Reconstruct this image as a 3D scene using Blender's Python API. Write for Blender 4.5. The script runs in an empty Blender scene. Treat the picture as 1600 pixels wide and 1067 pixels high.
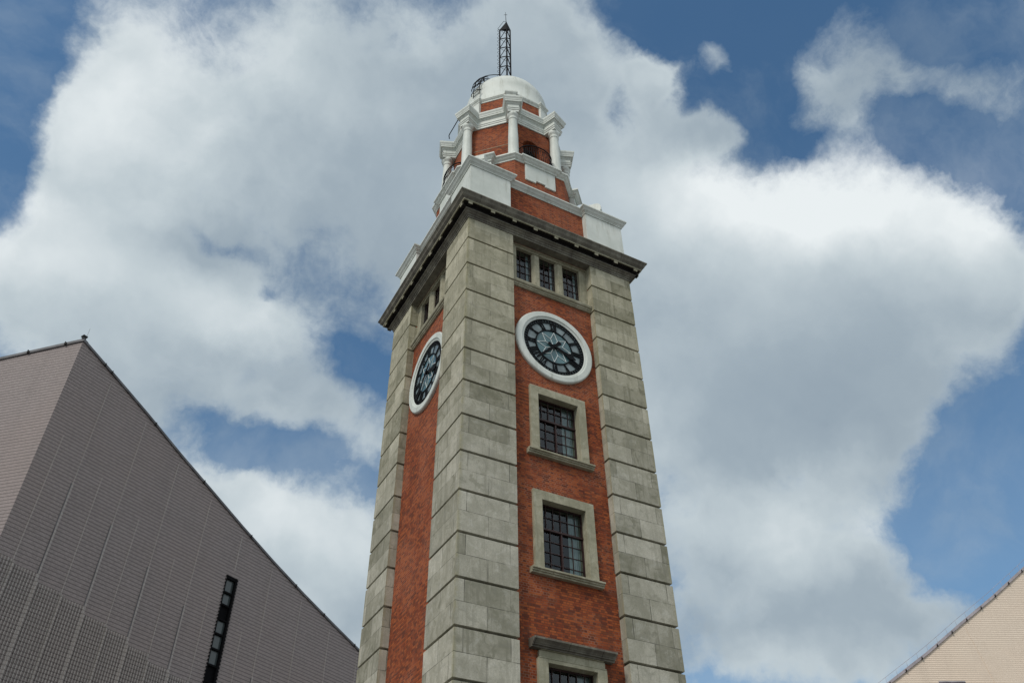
import bpy, bmesh, math, random
from mathutils import Vector, Matrix
random.seed(7)
R = math.radians
S = bpy.context.scene
COL = S.collection

# ------------------------------------------------------------------ camera
cam = bpy.data.cameras.new('camera')
camo = bpy.data.objects.new('camera', cam); COL.objects.link(camo)
cam.sensor_width = 36.0; cam.lens = 30.31; cam.clip_start = 0.1; cam.clip_end = 8000
cr = Vector((0.87958, -0.47564, -0.01015)); cu = Vector((-0.30860, -0.58665, 0.74874)); cf = cr.cross(cu) * -1
camo.matrix_world = Matrix(((cr.x, cu.x, -cf.x, -12.027), (cr.y, cu.y, -cf.y, -22.059), (cr.z, cu.z, -cf.z, 1.6), (0, 0, 0, 1)))
S.camera = camo

# ------------------------------------------------------------------ exposure, sun
S.view_settings.view_transform = 'Standard'; S.view_settings.look = 'None'
S.view_settings.exposure = 0.0; S.view_settings.gamma = 1.0
SUN_AZ, SUN_EL = 208.0, 44.0
sl = bpy.data.lights.new('sun', 'SUN'); sl.energy = 1.9; sl.angle = R(14); sl.color = (1.0, 0.93, 0.84)
so = bpy.data.objects.new('sun', sl); COL.objects.link(so)
sd = Vector((math.cos(R(SUN_EL)) * math.cos(R(SUN_AZ)), math.cos(R(SUN_EL)) * math.sin(R(SUN_AZ)), math.sin(R(SUN_EL))))
so.rotation_euler = sd.to_track_quat('Z', 'Y').to_euler()

# ------------------------------------------------------------------ node helpers
class G:
    """small arithmetic helper over a node tree"""
    def __init__(s, nt): s.nt = nt
    def new(s, t, **k):
        n = s.nt.nodes.new(t)
        for a, v in k.items(): setattr(n, a, v)
        return n
    def put(s, sock, v):
        if isinstance(v, bpy.types.NodeSocket): s.nt.links.new(v, sock)
        elif v is not None: sock.default_value = v
    def m(s, op, a, b=None, c=None, clamp=False):
        n = s.new('ShaderNodeMath', operation=op); n.use_clamp = clamp
        for i, v in enumerate((a, b, c)):
            if v is not None: s.put(n.inputs[i], v)
        return n.outputs[0]
    def add(s, a, b): return s.m('ADD', a, b)
    def sub(s, a, b): return s.m('SUBTRACT', a, b)
    def mul(s, a, b): return s.m('MULTIPLY', a, b)
    def vm(s, op, a, b=None, sc=None):
        n = s.new('ShaderNodeVectorMath', operation=op)
        s.put(n.inputs[0], a)
        if b is not None: s.put(n.inputs[1], b)
        if sc is not None: s.put(n.inputs['Scale'], sc)
        return n.outputs['Value'] if op in ('DOT_PRODUCT', 'LENGTH') else n.outputs[0]
    def noise(s, vec, scale, detail=4, rough=.5, dist=0.0):
        n = s.new('ShaderNodeTexNoise'); s.put(n.inputs['Vector'], vec)
        n.inputs['Scale'].default_value = scale; n.inputs['Detail'].default_value = detail
        n.inputs['Roughness'].default_value = rough; n.inputs['Distortion'].default_value = dist
        return n
    def smooth(s, x, lo, hi, a=0.0, b=1.0, kind='SMOOTHSTEP'):
        n = s.new('ShaderNodeMapRange', interpolation_type=kind)
        s.put(n.inputs['Value'], x); n.inputs['From Min'].default_value = lo; n.inputs['From Max'].default_value = hi
        n.inputs['To Min'].default_value = a; n.inputs['To Max'].default_value = b
        return n.outputs['Result']
    def mix(s, f, a, b, blend='MIX'):
        n = s.new('ShaderNodeMix', data_type='RGBA', blend_type=blend)
        s.put(n.inputs[0], f)
        for i, v in ((6, a), (7, b)):
            s.put(n.inputs[i], (*v, 1) if isinstance(v, tuple) and len(v) == 3 else v)
        return n.outputs[2]
    def ramp(s, x, stops):
        n = s.new('ShaderNodeValToRGB'); cr_ = n.color_ramp
        while len(cr_.elements) < len(stops): cr_.elements.new(0.5)
        for e, (p, c) in zip(cr_.elements, stops): e.position = p; e.color = (*c, 1)
        s.put(n.inputs[0], x); return n.outputs[0]
    def comb(s, x, y, z):
        n = s.new('ShaderNodeCombineXYZ')
        for i, v in enumerate((x, y, z)): s.put(n.inputs[i], v)
        return n.outputs[0]
    def sep(s, v):
        n = s.new('ShaderNodeSeparateXYZ'); s.put(n.inputs[0], v); return n.outputs
    def white(s, v):
        n = s.new('ShaderNodeTexWhiteNoise', noise_dimensions='3D'); s.put(n.inputs['Vector'], v); return n.outputs['Value']

# ------------------------------------------------------------------ sky with clouds (placed by direction in the world)
#SKYTAB
COVER = [
  ((3.356,-1.112,0.512),(2.404,4.521,-3.530),1.30),
  ((26.623,-4.293,7.609),(7.154,13.424,-9.152),0.50),
  ((14.264,-2.086,4.245),(7.339,13.817,-11.447),0.80),
  ((13.841,-7.989,-0.555),(4.358,8.167,-5.077),0.90),
  ((8.084,-4.314,-0.048),(2.274,4.288,-3.882),1.00),
  ((5.411,-3.123,-0.217),(1.965,3.730,-4.530),0.90),
  ((7.761,-0.907,2.488),(4.598,8.712,-9.829),1.20),
  ((7.640,-0.598,0.174),(0.667,9.287,-10.986),1.10),
  ((9.016,0.128,-0.009),(-1.818,12.340,-17.822),0.70),
  ((13.756,-2.984,0.148),(3.340,18.051,-25.315),0.90),
  ((21.385,-8.397,2.234),(9.107,17.452,-28.670),0.50),
  ((7.444,-1.314,2.039),(2.421,4.669,-8.989),0.80),
  ((9.102,-1.070,-2.405),(-3.332,8.459,-14.248),1.20),
  ((18.000,-1.721,-2.034),(-3.673,16.939,-28.598),0.50),
  ((11.980,-4.780,1.192),(1.978,3.856,-9.243),1.00),
  ((5.222,-4.437,-1.324),(2.600,4.925,-5.475),1.20),
  ((6.979,-7.234,-2.792),(3.334,6.308,-6.711),1.10),
  ((9.572,-6.957,-1.506),(4.530,8.550,-8.088),0.80),
  ((4.763,-4.837,-1.827),(3.529,6.715,-8.916),1.00),
  ((5.248,-4.222,-1.145),(2.611,4.990,-7.590),1.00),
  ((15.407,-17.831,-7.621),(5.200,9.836,-10.311),0.75),
  ((21.295,-25.888,-11.507),(5.545,10.515,-12.218),0.40),
  ((10.011,-10.484,-4.088),(4.950,9.481,-15.335),0.70),
  ((5.322,-4.620,-1.426),(2.984,5.777,-12.076),1.00),
  ((5.477,-4.653,-1.388),(2.733,5.371,-14.884),1.00),
  ((9.122,-6.739,-7.014),(-1.048,11.986,-14.792),0.75),
  ((11.645,-11.640,-8.056),(2.832,20.297,-34.529),0.45),
  ((8.311,-8.615,-3.324),(4.569,9.002,-25.903),0.55),
  ((23.856,-2.704,-9.533),(-1.618,30.156,-13.201),1.10),
  ((32.568,-11.525,-12.258),(5.887,43.719,-19.883),0.68),
  ((15.291,-11.963,-3.071),(17.522,32.956,-25.922),1.00),
  ((16.876,-32.449,0.386),(14.693,8.678,-12.707),0.68),
  ((14.346,-6.070,-8.554),(2.072,28.336,-10.037),0.64),
  ((22.219,-22.337,-8.344),(11.969,22.498,-17.047),0.50),
  ((19.076,-19.177,-7.164),(16.909,31.676,-19.085),0.30),
  ((11.661,-14.176,-6.301),(9.055,17.017,-12.702),0.55),
  ((25.532,0.846,6.006),(1.758,6.405,-5.218),-1.30),
  ((13.367,-3.002,1.308),(6.652,22.238,-35.331),-0.75),
  ((26.959,-2.047,-5.905),(-7.110,36.599,-40.838),-0.62),
  ((28.623,-6.871,6.414),(15.940,30.466,-46.337),-0.50),
  ((42.494,-16.955,4.229),(9.768,18.642,-27.089),-0.25),
  ((13.423,-17.050,-7.827),(7.532,14.257,-15.391),0.70),
  ((21.439,-1.355,0.798),(7.005,63.112,-63.372),-0.40),
  ((9.113,-11.745,-5.446),(3.666,7.043,-12.318),-1.20),
  ((13.422,-9.421,-1.850),(12.705,23.803,-14.454),-1.00),
  ((22.867,-19.427,-5.797),(6.647,12.479,-8.770),-0.80),
  ((9.505,-11.220,-4.874),(11.520,21.591,-13.421),-0.60),
  ((16.022,-14.515,-4.769),(25.732,48.421,-39.235),-0.50),
  ((10.400,-6.782,-7.077),(4.346,32.782,-15.148),-1.00),
  ((21.435,-27.627,-12.811),(13.086,24.668,-22.004),-0.40),
  ((13.752,-15.916,-6.803),(8.665,16.773,-35.062),-0.50),
  ((48.092,-11.282,10.981),(29.945,56.721,-63.056),-0.25),
  ((54.921,-16.109,10.015),(33.032,62.601,-71.146),-0.40),
  ((42.175,-27.403,-4.088),(11.255,21.153,-15.908),-0.60),
  ((38.536,-28.658,-6.571),(11.531,21.663,-15.930),-0.50),
  ((28.674,-25.977,-8.535),(10.725,20.103,-12.692),-0.40),
]
SHADE = [
  ((14.154,-2.282,4.045),(5.025,9.447,-7.266),0.35),
  ((10.551,-1.182,3.423),(6.497,12.297,-13.275),0.35),
  ((12.001,-0.542,-0.739),(-1.090,18.808,-21.265),0.35),
  ((7.366,-1.688,1.713),(5.292,9.924,-6.462),0.12),
  ((9.793,-0.969,-2.390),(-4.765,12.874,-20.814),0.30),
  ((20.409,-2.188,6.697),(14.039,26.496,-25.065),0.20),
  ((4.477,-4.455,-1.645),(4.905,9.250,-8.373),0.50),
  ((7.624,-6.133,-1.663),(6.375,12.028,-11.212),0.35),
  ((6.916,-5.894,-2.809),(4.676,14.568,-25.672),0.22),
  ((19.685,-13.657,-2.587),(11.737,22.034,-15.485),0.20),
  ((15.423,-18.386,-8.049),(6.829,12.896,-12.563),0.15),
  ((4.916,-1.869,0.562),(2.947,5.574,-5.843),-0.24),
  ((6.942,-3.365,0.225),(3.335,6.275,-5.047),-0.14),
  ((4.457,-3.995,-1.293),(3.672,7.012,-10.345),-0.20),
  ((6.945,-7.421,-2.952),(3.439,6.546,-8.691),-0.12),
  ((7.747,-3.391,0.536),(3.164,6.022,-7.996),-0.28),
  ((5.998,-4.771,-1.267),(2.807,5.499,-14.416),-0.22),
  ((8.297,-1.902,1.930),(6.750,12.895,-19.316),-0.20),
  ((7.700,-6.542,-1.952),(9.466,17.802,-13.898),-0.25),
  ((10.291,-10.560,-4.032),(7.668,14.403,-10.433),-0.30),
  ((12.289,-14.941,-6.641),(9.055,17.017,-12.702),-0.32),
  ((11.791,-2.831,2.642),(12.548,23.720,-24.147),-0.22),
  ((7.624,-8.147,-3.241),(3.486,6.794,-16.286),-0.20),
]
#ENDSKYTAB
w = bpy.data.worlds.new('World'); S.world = w; w.use_nodes = True
nt = w.node_tree; nt.nodes.clear(); g = G(nt)
tc = g.new('ShaderNodeTexCoord').outputs['Generated']
d0 = g.vm('NORMALIZE', tc)
n1 = g.noise(d0, 4.5, 6, .55).outputs['Color']; n2 = g.noise(d0, 22.0, 5, .6).outputs['Color']
o1 = g.vm('SCALE', g.vm('SUBTRACT', n1, (.5, .5, .5)), sc=0.075)
o2 = g.vm('SCALE', g.vm('SUBTRACT', n2, (.5, .5, .5)), sc=0.035)
dw = g.vm('ADD', g.vm('ADD', d0, o1), o2)
def blobs(tab, d, start):
    acc = start
    for g1, g2, amp in tab:
        a = g.vm('DOT_PRODUCT', d, g1); b = g.vm('DOT_PRODUCT', d, g2)
        q = g.m('MULTIPLY_ADD', b, b, g.mul(a, a))
        acc = g.m('MULTIPLY_ADD', g.m('EXPONENT', g.mul(q, -1.0)), amp, acc)
    return acc
# cloud added out of view, behind and beside the viewer, to lift ambient light
side = g.smooth(g.vm('DOT_PRODUCT', d0, (0.362, 0.655, 0.663)), .80, .66)
D = blobs(COVER, dw, g.m('MULTIPLY_ADD', side, 1.05, -.10))
f1 = g.noise(dw, 6.0, 9, .62).outputs['Fac']
f2 = g.noise(d0, 30.0, 7, .6).outputs['Fac']
Dn = g.add(D, g.add(g.mul(g.sub(f1, .5), 1.25), g.add(g.mul(g.sub(f2, .5), .55), g.mul(g.sub(g.noise(dw, 13.0, 8, .68, .6).outputs['Fac'], .5), .75))))
horizon_z = g.sep(d0)[2]
# coverage, with the added unseen cloud included
cov = g.smooth(Dn, .04, .98)
veil = g.add(g.smooth(g.noise(dw, 5.0, 6, .6, .5).outputs['Fac'], .42, .70, .02, .26), g.smooth(horizon_z, .80, .35, 0, .16))
cov = g.m('MAXIMUM', cov, veil)
sh = blobs(SHADE, dw, g.m('MULTIPLY_ADD', side, .22, .50))  # the added unseen cloud is brightened here as well
edge = g.smooth(Dn, .5, 1.3)                      # thin edges scatter more sky blue
f3 = g.noise(dw, 3.2, 3, .5).outputs['Fac']
# billows: the side of each puff towards the sun is brighter than the side away from it
f4 = g.noise(dw, 7.0, 4, .5).outputs['Fac']; f4b = g.noise(g.vm('ADD', dw, (-.030, -.016, .030)), 7.0, 4, .5).outputs['Fac']
lit = g.mul(g.mul(g.sub(f4, f4b), .75), g.smooth(Dn, 2.2, .9, .25, 1.0))
sh = g.add(g.add(sh, g.mul(g.sub(f3, .5), .35)), g.add(lit, g.mul(g.sub(f2, .5), .10)))
rim = g.mul(g.smooth(Dn, .35, .75), g.smooth(Dn, 1.25, .7))
sh = g.add(sh, g.mul(rim, .10))
cc = g.ramp(sh, [(0.0, (.26, .33, .40)), (.32, (.35, .425, .485)), (.62, (.53, .605, .645)), (1.0, (.82, .87, .885))])
nis = g.new('ShaderNodeTexSky', sky_type='NISHITA'); nis.sun_disc = False
nis.sun_elevation = R(SUN_EL); nis.sun_rotation = R(90 - SUN_AZ); nis.air_density = 1.0; nis.dust_density = 0.6; nis.ozone_density = 1.0
SKY_K = 0.10
cloudc = g.vm('SCALE', cc, sc=1.0 / SKY_K)
skyc = g.mix(cov, g.vm('MULTIPLY', nis.outputs[0], (.70, 1.08, 1.22)), cloudc)
bg = g.new('ShaderNodeBackground'); g.put(bg.inputs[0], skyc); bg.inputs[1].default_value = SKY_K
out = g.new('ShaderNodeOutputWorld'); nt.links.new(bg.outputs[0], out.inputs[0])
w.cycles.sampling_method = 'MANUAL'; w.cycles.sample_map_resolution = 512

# ------------------------------------------------------------------ materials
MATS = {}
def mat(name, fn):
    m = bpy.data.materials.new(name); m.use_nodes = True
    nt = m.node_tree; nt.nodes.clear(); g = G(nt)
    o = g.new('ShaderNodeOutputMaterial'); sh = fn(g)
    nt.links.new(sh, o.inputs[0]); MATS[name] = m; return m
def principled(g, color, rough=.6, metal=0.0, spec=.4, bump=None, bdist=.01, bstr=.6):
    b = g.new('ShaderNodeBsdfPrincipled')
    g.put(b.inputs['Base Color'], (*color, 1) if isinstance(color, tuple) else color)
    g.put(b.inputs['Roughness'], rough); g.put(b.inputs['Metallic'], metal); g.put(b.inputs['Specular IOR Level'], spec)
    if bump is not None:
        bn = g.new('ShaderNodeBump'); g.put(bn.inputs['Height'], bump)
        bn.inputs['Distance'].default_value = bdist; bn.inputs['Strength'].default_value = bstr
        g.nt.links.new(bn.outputs[0], b.inputs['Normal'])
    return b.outputs[0]
def wallcoords(g, origin=(0, 0, 0)):
    """u along the wall, v = height, from position and true normal"""
    geo = g.new('ShaderNodeNewGeometry')
    p = g.vm('SUBTRACT', geo.outputs['Position'], origin)
    n = geo.outputs['True Normal']
    t = g.vm('NORMALIZE', g.vm('CROSS_PRODUCT', (0, 0, 1), n))
    u = g.vm('DOT_PRODUCT', p, t); z = g.sep(p)[2]
    return p, n, u, z
def stripes(g, x, period, width):          # 1 inside a thin line every period
    fr = g.m('FRACT', g.m('DIVIDE', x, period))
    return g.m('LESS_THAN', fr, width / period)

def brick(g):
    p, n, u, z = wallcoords(g)
    H, W_ = .068, .205
    row = g.m('FLOOR', g.m('DIVIDE', z, H)); odd = g.m('MODULO', g.m('ABSOLUTE', row), 2.0)
    bw = g.m('MULTIPLY_ADD', odd, -W_ / 2, W_)
    uu = g.m('DIVIDE', g.add(u, g.mul(odd, W_ * .25)), bw)
    cell = g.m('FLOOR', uu)
    fu = g.m('FRACT', uu); fv = g.m('FRACT', g.m('DIVIDE', z, H))
    mort = g.m('MAXIMUM', g.m('LESS_THAN', fv, .17), g.m('LESS_THAN', g.mul(fu, bw), .012))
    sgn = g.m('ROUND', g.mul(g.sep(n)[0], 9)); r1 = g.white(g.comb(cell, row, sgn)); r2 = g.white(g.comb(row, cell, 7.7))
    col = g.ramp(r1, [(0.0, (.195, .045, .020)), (.35, (.29, .071, .026)), (.70, (.36, .100, .034)), (1.0, (.215, .049, .021))])
    big = g.noise(p, .55, 5, .6).outputs['Fac']; med = g.noise(p, 2.6, 5, .65).outputs['Fac']
    thr = g.sub(g.smooth(big, .36, .66, .96, .80, 'LINEAR'), g.mul(odd, g.smooth(med, .38, .6, .14, .34)))
    dark = g.m('GREATER_THAN', r2, thr)
    col = g.mix(g.mul(dark, .56), col, (.070, .028, .021))
    mc = g.mix(g.smooth(big, .42, .60), (.34, .20, .145), (.060, .034, .028))
    col = g.mix(g.mul(mort, .75), col, mc)
    # grime drifting over the wall and a few pale lime blooms
    col = g.mix(g.smooth(med, .50, .78, 0, .5), col, (.13, .045, .028))
    fine = g.noise(p, 9.0, 4, .7).outputs['Fac']
    col = g.mix(g.smooth(fine, .66, .80, 0, .22), col, (.42, .25, .19))
    h = g.add(g.mul(mort, -1.0), g.mul(r1, .35))
    return principled(g, col, .85, spec=.2, bump=h, bdist=.012, bstr=.8)
mat('red_brick', brick)

def stonecol(g, p, tint, seed=0.0):
    q = g.vm('ADD', p, (seed, seed * 1.7, -seed))
    a = g.noise(q, 1.1, 7, .66, .5).outputs['Fac']; b = g.noise(q, 3.2, 6, .65, .8).outputs['Fac']; c = g.noise(q, 45.0, 3, .6).outputs['Fac']
    st = g.noise(g.vm('MULTIPLY', q, (7.0, 7.0, .5)), 1.0, 6, .65).outputs['Fac']
    col = g.mix(g.smooth(a, .36, .64), (.225, .222, .170), (.48, .465, .395))
    col = g.mix(g.smooth(b, .54, .66, 0, .6), col, (.58, .58, .53))
    col = g.mix(g.smooth(b, .36, .48, .85, 0), col, (.15, .152, .105))
    col = g.mix(g.smooth(st, .50, .64, 0, .74), col, (.15, .148, .11))
    pt = g.noise(q, 1.5, 8, .72, 1.2).outputs['Fac']
    col = g.mix(g.smooth(pt, .55, .60, 0, .50), col, (.20, .205, .18)); col = g.mix(g.smooth(pt, .34, .39, .45, 0), col, (.52, .52, .47))
    col = g.mix(.50, col, g.mix(tint, (.185, .18, .125), (.61, .59, .50)))
    col = g.mix(g.smooth(c, .35, .7, 0, .35), col, (.19, .19, .17))
    return col, b, c
def quoin(g):
    p, n, u, z = wallcoords(g)
    Z0, CH = 24.608, 1.29003
    k = g.m('DIVIDE', g.sub(z, Z0 - 0.006), CH / 2); row = g.m('FLOOR', k); odd = g.m('MODULO', g.m('ABSOLUTE', row), 2.0)
    nx = g.m('GREATER_THAN', g.m('ABSOLUTE', g.sep(n)[0]), .5)
    par = g.m('ABSOLUTE', g.sub(odd, nx))
    s = g.m('DIVIDE', g.sub(g.m('ABSOLUTE', u), 1.67), 1.83)
    jA = g.m('LESS_THAN', g.m('ABSOLUTE', g.sub(s, .50)), .005)
    jB = g.m('LESS_THAN', g.m('ABSOLUTE', g.sub(g.m('ABSOLUTE', g.sub(s, .50)), .365)), .005)
    zoneA = g.m('GREATER_THAN', s, .5)
    zoneB = g.add(g.m('GREATER_THAN', s, .135), g.m('GREATER_THAN', s, .865))
    jv = g.m('MULTIPLY_ADD', par, g.sub(jB, jA), jA)
    zone = g.m('MULTIPLY_ADD', par, g.sub(zoneB, zoneA), zoneA)
    jh = g.m('LESS_THAN', g.m('FRACT', k), .022)
    joint = g.m('MAXIMUM', jv, jh)
    rnd = g.white(g.comb(g.add(row, .3), g.add(zone, g.mul(g.m('SIGN', u), 7.0)), g.mul(nx, 3.0)))
    col, b, c = stonecol(g, p, rnd)
    # warmer, greener moss tint higher up the shaft and on the arris
    up = g.smooth(z, 14.0, 24.0, 0, .42)
    col = g.mix(up, col, g.mix(1.0, col, (1.0, .96, .74), 'MULTIPLY'))
    arr = g.smooth(s, .93, 1.0, 0, .45)
    col = g.mix(g.mul(arr, g.smooth(b, .35, .6)), col, (.26, .24, .11))
    jn = g.noise(p, 3.0, 3).outputs['Fac']
    col = g.mix(g.mul(joint, g.mul(g.smooth(jn, .35, .62, .25, .9), g.smooth(z, 12., 20., 1.0, .55))), col, (.055, .055, .045))
    h = g.add(g.mul(joint, -1.5), g.add(g.mul(b, .5), g.mul(c, .25)))
    return principled(g, col, .85, spec=.25, bump=h, bdist=.012, bstr=.55)
mat('granite_quoins', quoin)
def trimstone(g):
    p, n, u, z = wallcoords(g)
    col, b, c = stonecol(g, p, .42, 11.0)
    col = g.mix(.5, col, g.mix(1.0, col, (1.0, .97, .78), 'MULTIPLY'))
    return principled(g, col, .85, spec=.25, bump=g.add(g.mul(b, .5), g.mul(c, .3)), bdist=.01, bstr=.5)
mat('trim_stone', trimstone)
def corn(g):
    p, n, u, z = wallcoords(g)
    col, b, c = stonecol(g, p, .3, 23.0)
    soot = g.noise(g.vm('MULTIPLY', p, (2.2, 2.2, .8)), 1.0, 6, .65).outputs['Fac']
    col = g.mix(g.smooth(soot, .32, .66, .86, .42), col, (.085, .076, .066))
    j = g.m('LESS_THAN', g.m('FRACT', g.m('DIVIDE', g.add(u, .2), 1.02)), .014)
    col = g.mix(g.mul(j, .7), col, (.02, .02, .018))
    return principled(g, col, .88, spec=.2, bump=g.add(g.mul(b, .5), g.mul(c, .3)), bdist=.012, bstr=.6)
mat('sooty_stone', corn)
def white(g):
    p, n, u, z = wallcoords(g)
    a = g.noise(p, 1.1, 6, .6).outputs['Fac']; st = g.noise(g.vm('MULTIPLY', p, (5.0, 5.0, .45)), 1.0, 7, .7).outputs['Fac']
    c = g.noise(p, 14.0, 5, .65).outputs['Fac']
    col = g.mix(g.smooth(a, .3, .7), (.56, .605, .57), (.68, .72, .685))
    col = g.mix(g.smooth(st, .50, .70, 0, .55), col, (.35, .365, .31))
    col = g.mix(g.smooth(c, .64, .80, 0, .30), col, (.34, .35, .31))
    return principled(g, col, .55, spec=.35, bump=c, bdist=.004, bstr=.4)
mat('white_paint', white)
def simple(name, col, rough=.6, metal=0.0, spec=.4, var=.25, scale=6.0):
    def f(g):
        p = g.new('ShaderNodeNewGeometry').outputs['Position']
        a = g.noise(p, scale, 5, .6).outputs['Fac']
        c = g.mix(g.smooth(a, .3, .75, 0, 1), tuple(v * (1 - var) for v in col), tuple(v * (1 + var) for v in col))
        return principled(g, c, rough, metal, spec)
    return mat(name, f)
simple('black_iron', (.008, .008, .011), .7, 0.0, .15)
simple('shade_soot_black', (.022, .020, .019), .9, spec=.15)  # near-black: painted shade of the cornice recess together with real dirt
simple('clock_black', (.005, .006, .008), .7, spec=.12)
simple('star_white', (.62, .68, .68), .5, var=.08)
simple('bar_red', (.030, .011, .010), .5, var=.4)
simple('dark_room', (.03, .027, .024), .9)
simple('curtain_cloth', (.42, .52, .50), .85, var=.12)
simple('dial_milk', (.175, .225, .24), .25, spec=.5, var=.30, scale=2.5)
simple('dial_teal', (.075, .155, .175), .18, spec=.5, var=.30, scale=3.0)
simple('coping_grey', (.12, .12, .13), .55, var=.3, scale=1.2)
simple('coping_pale', (.36, .33, .36), .5, var=.2, scale=1.2)
simple('strip_frame', (.005, .005, .006), .8, spec=.08)
simple('fitting_black', (.02, .02, .02), .5)
def glass(g):
    tr = g.new('ShaderNodeBsdfTransparent'); tr.inputs[0].default_value = (.62, .68, .70, 1)
    gl = g.new('ShaderNodeBsdfGlossy'); gl.inputs[0].default_value = (.9, .95, 1, 1)
    p = g.new('ShaderNodeNewGeometry').outputs['Position']
    gl.inputs['Roughness'].default_value = .04
    bn = g.new('ShaderNodeBump'); g.put(bn.inputs['Height'], g.noise(p, 2.2, 3).outputs['Fac']); bn.inputs['Distance'].default_value = .02; bn.inputs['Strength'].default_value = .3
    g.nt.links.new(bn.outputs[0], gl.inputs['Normal'])
    geo = g.new('ShaderNodeNewGeometry'); c_ = g.m('ABSOLUTE', g.vm('DOT_PRODUCT', geo.outputs['Normal'], geo.outputs['Incoming']))
    fr = g.m('MULTIPLY_ADD', g.m('POWER', g.sub(1.0, c_), 5.0), .95, .055)      # Schlick, same from both sides of the pane
    mx = g.new('ShaderNodeMixShader'); g.put(mx.inputs[0], fr)
    g.nt.links.new(tr.outputs[0], mx.inputs[1]); g.nt.links.new(gl.outputs[0], mx.inputs[2]); return mx.outputs[0]
mat('window_glass', glass)
mat('strip_glass', lambda g: principled(g, (.06, .072, .075), .10, spec=.6))

def tiles(base, joint, course, tile, lo, hi, seed, jw=.2, tw=.28):
    def f(g):
        p, n, u, z = wallcoords(g)
        jh = g.m('LESS_THAN', g.m('FRACT', g.m('DIVIDE', z, course)), jw)
        fu = g.m('FRACT', g.m('DIVIDE', u, tile)); jv = g.m('LESS_THAN', fu, tw)
        sub = g.m('LESS_THAN', g.m('FRACT', g.m('DIVIDE', z, course / 3)), .12)
        r = g.white(g.comb(g.m('FLOOR', g.m('DIVIDE', u, tile)), g.m('FLOOR', g.m('DIVIDE', z, course / 3)), seed))
        pan = g.white(g.comb(g.m('FLOOR', g.m('DIVIDE', u, 1.6)), g.m('FLOOR', g.m('DIVIDE', z, course * 4)), seed + 2))
        big = g.noise(p, .11, 5, .6).outputs['Fac']; st = g.noise(g.vm('MULTIPLY', p, (.9, .9, .08)), 1.0, 5, .6).outputs['Fac']
        c = g.mix(r, tuple(v * lo for v in base), tuple(v * hi for v in base))
        c = g.mix(g.smooth(pan, 0, 1, 0, .16), c, tuple(v * 1.3 for v in base))
        c = g.mix(g.smooth(big, .35, .7, 0, .25), c, (base[0] * 1.15, base[1] * 1.02, base[2] * .92))
        c = g.mix(g.smooth(st, .5, .8, 0, .25), c, tuple(v * .6 for v in base))
        c = g.mix(g.mul(jv, .22), c, joint); c = g.mix(g.mul(sub, .15), c, joint)
        c = g.mix(g.mul(jh, .82), c, joint)
        return principled(g, c, .5, spec=.35, bump=g.mul(g.m('MAXIMUM', jh, g.mul(jv, .4)), -1.0), bdist=.02, bstr=.6)
    return f
mat('grey_pink_tile', tiles((.275, .236, .232), (.085, .071, .069), .2285, .0914, .86, 1.16, 1.0))
mat('grey_rib_tile', tiles((.34, .315, .30), (.15, .135, .13), .2285, .5, .86, 1.16, 4.0, tw=.001))
mat('joint_strip', tiles((.34, .31, .30), (.17, .15, .14), .2285, .5, .9, 1.12, 5.0, jw=.12, tw=.001))
mat('beige_tile', tiles((.78, .67, .56), (.56, .465, .375), .164, .11, .95, 1.05, 9.0, jw=.42, tw=.05))
def ground(g):
    p = g.new('ShaderNodeNewGeometry').outputs['Position']
    b = g.new('ShaderNodeTexBrick'); g.put(b.inputs['Vector'], p); b.inputs['Scale'].default_value = 1.6
    b.inputs['Color1'].default_value = (.22, .20, .18, 1); b.inputs['Color2'].default_value = (.17, .16, .15, 1); b.inputs['Mortar'].default_value = (.08, .08, .075, 1)
    n = g.noise(p, .3, 5).outputs['Fac']
    return principled(g, g.mix(g.smooth(n, .3, .7, 0, .4), b.outputs[0], (.13, .12, .11)), .8)
mat('paving', ground)

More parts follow.
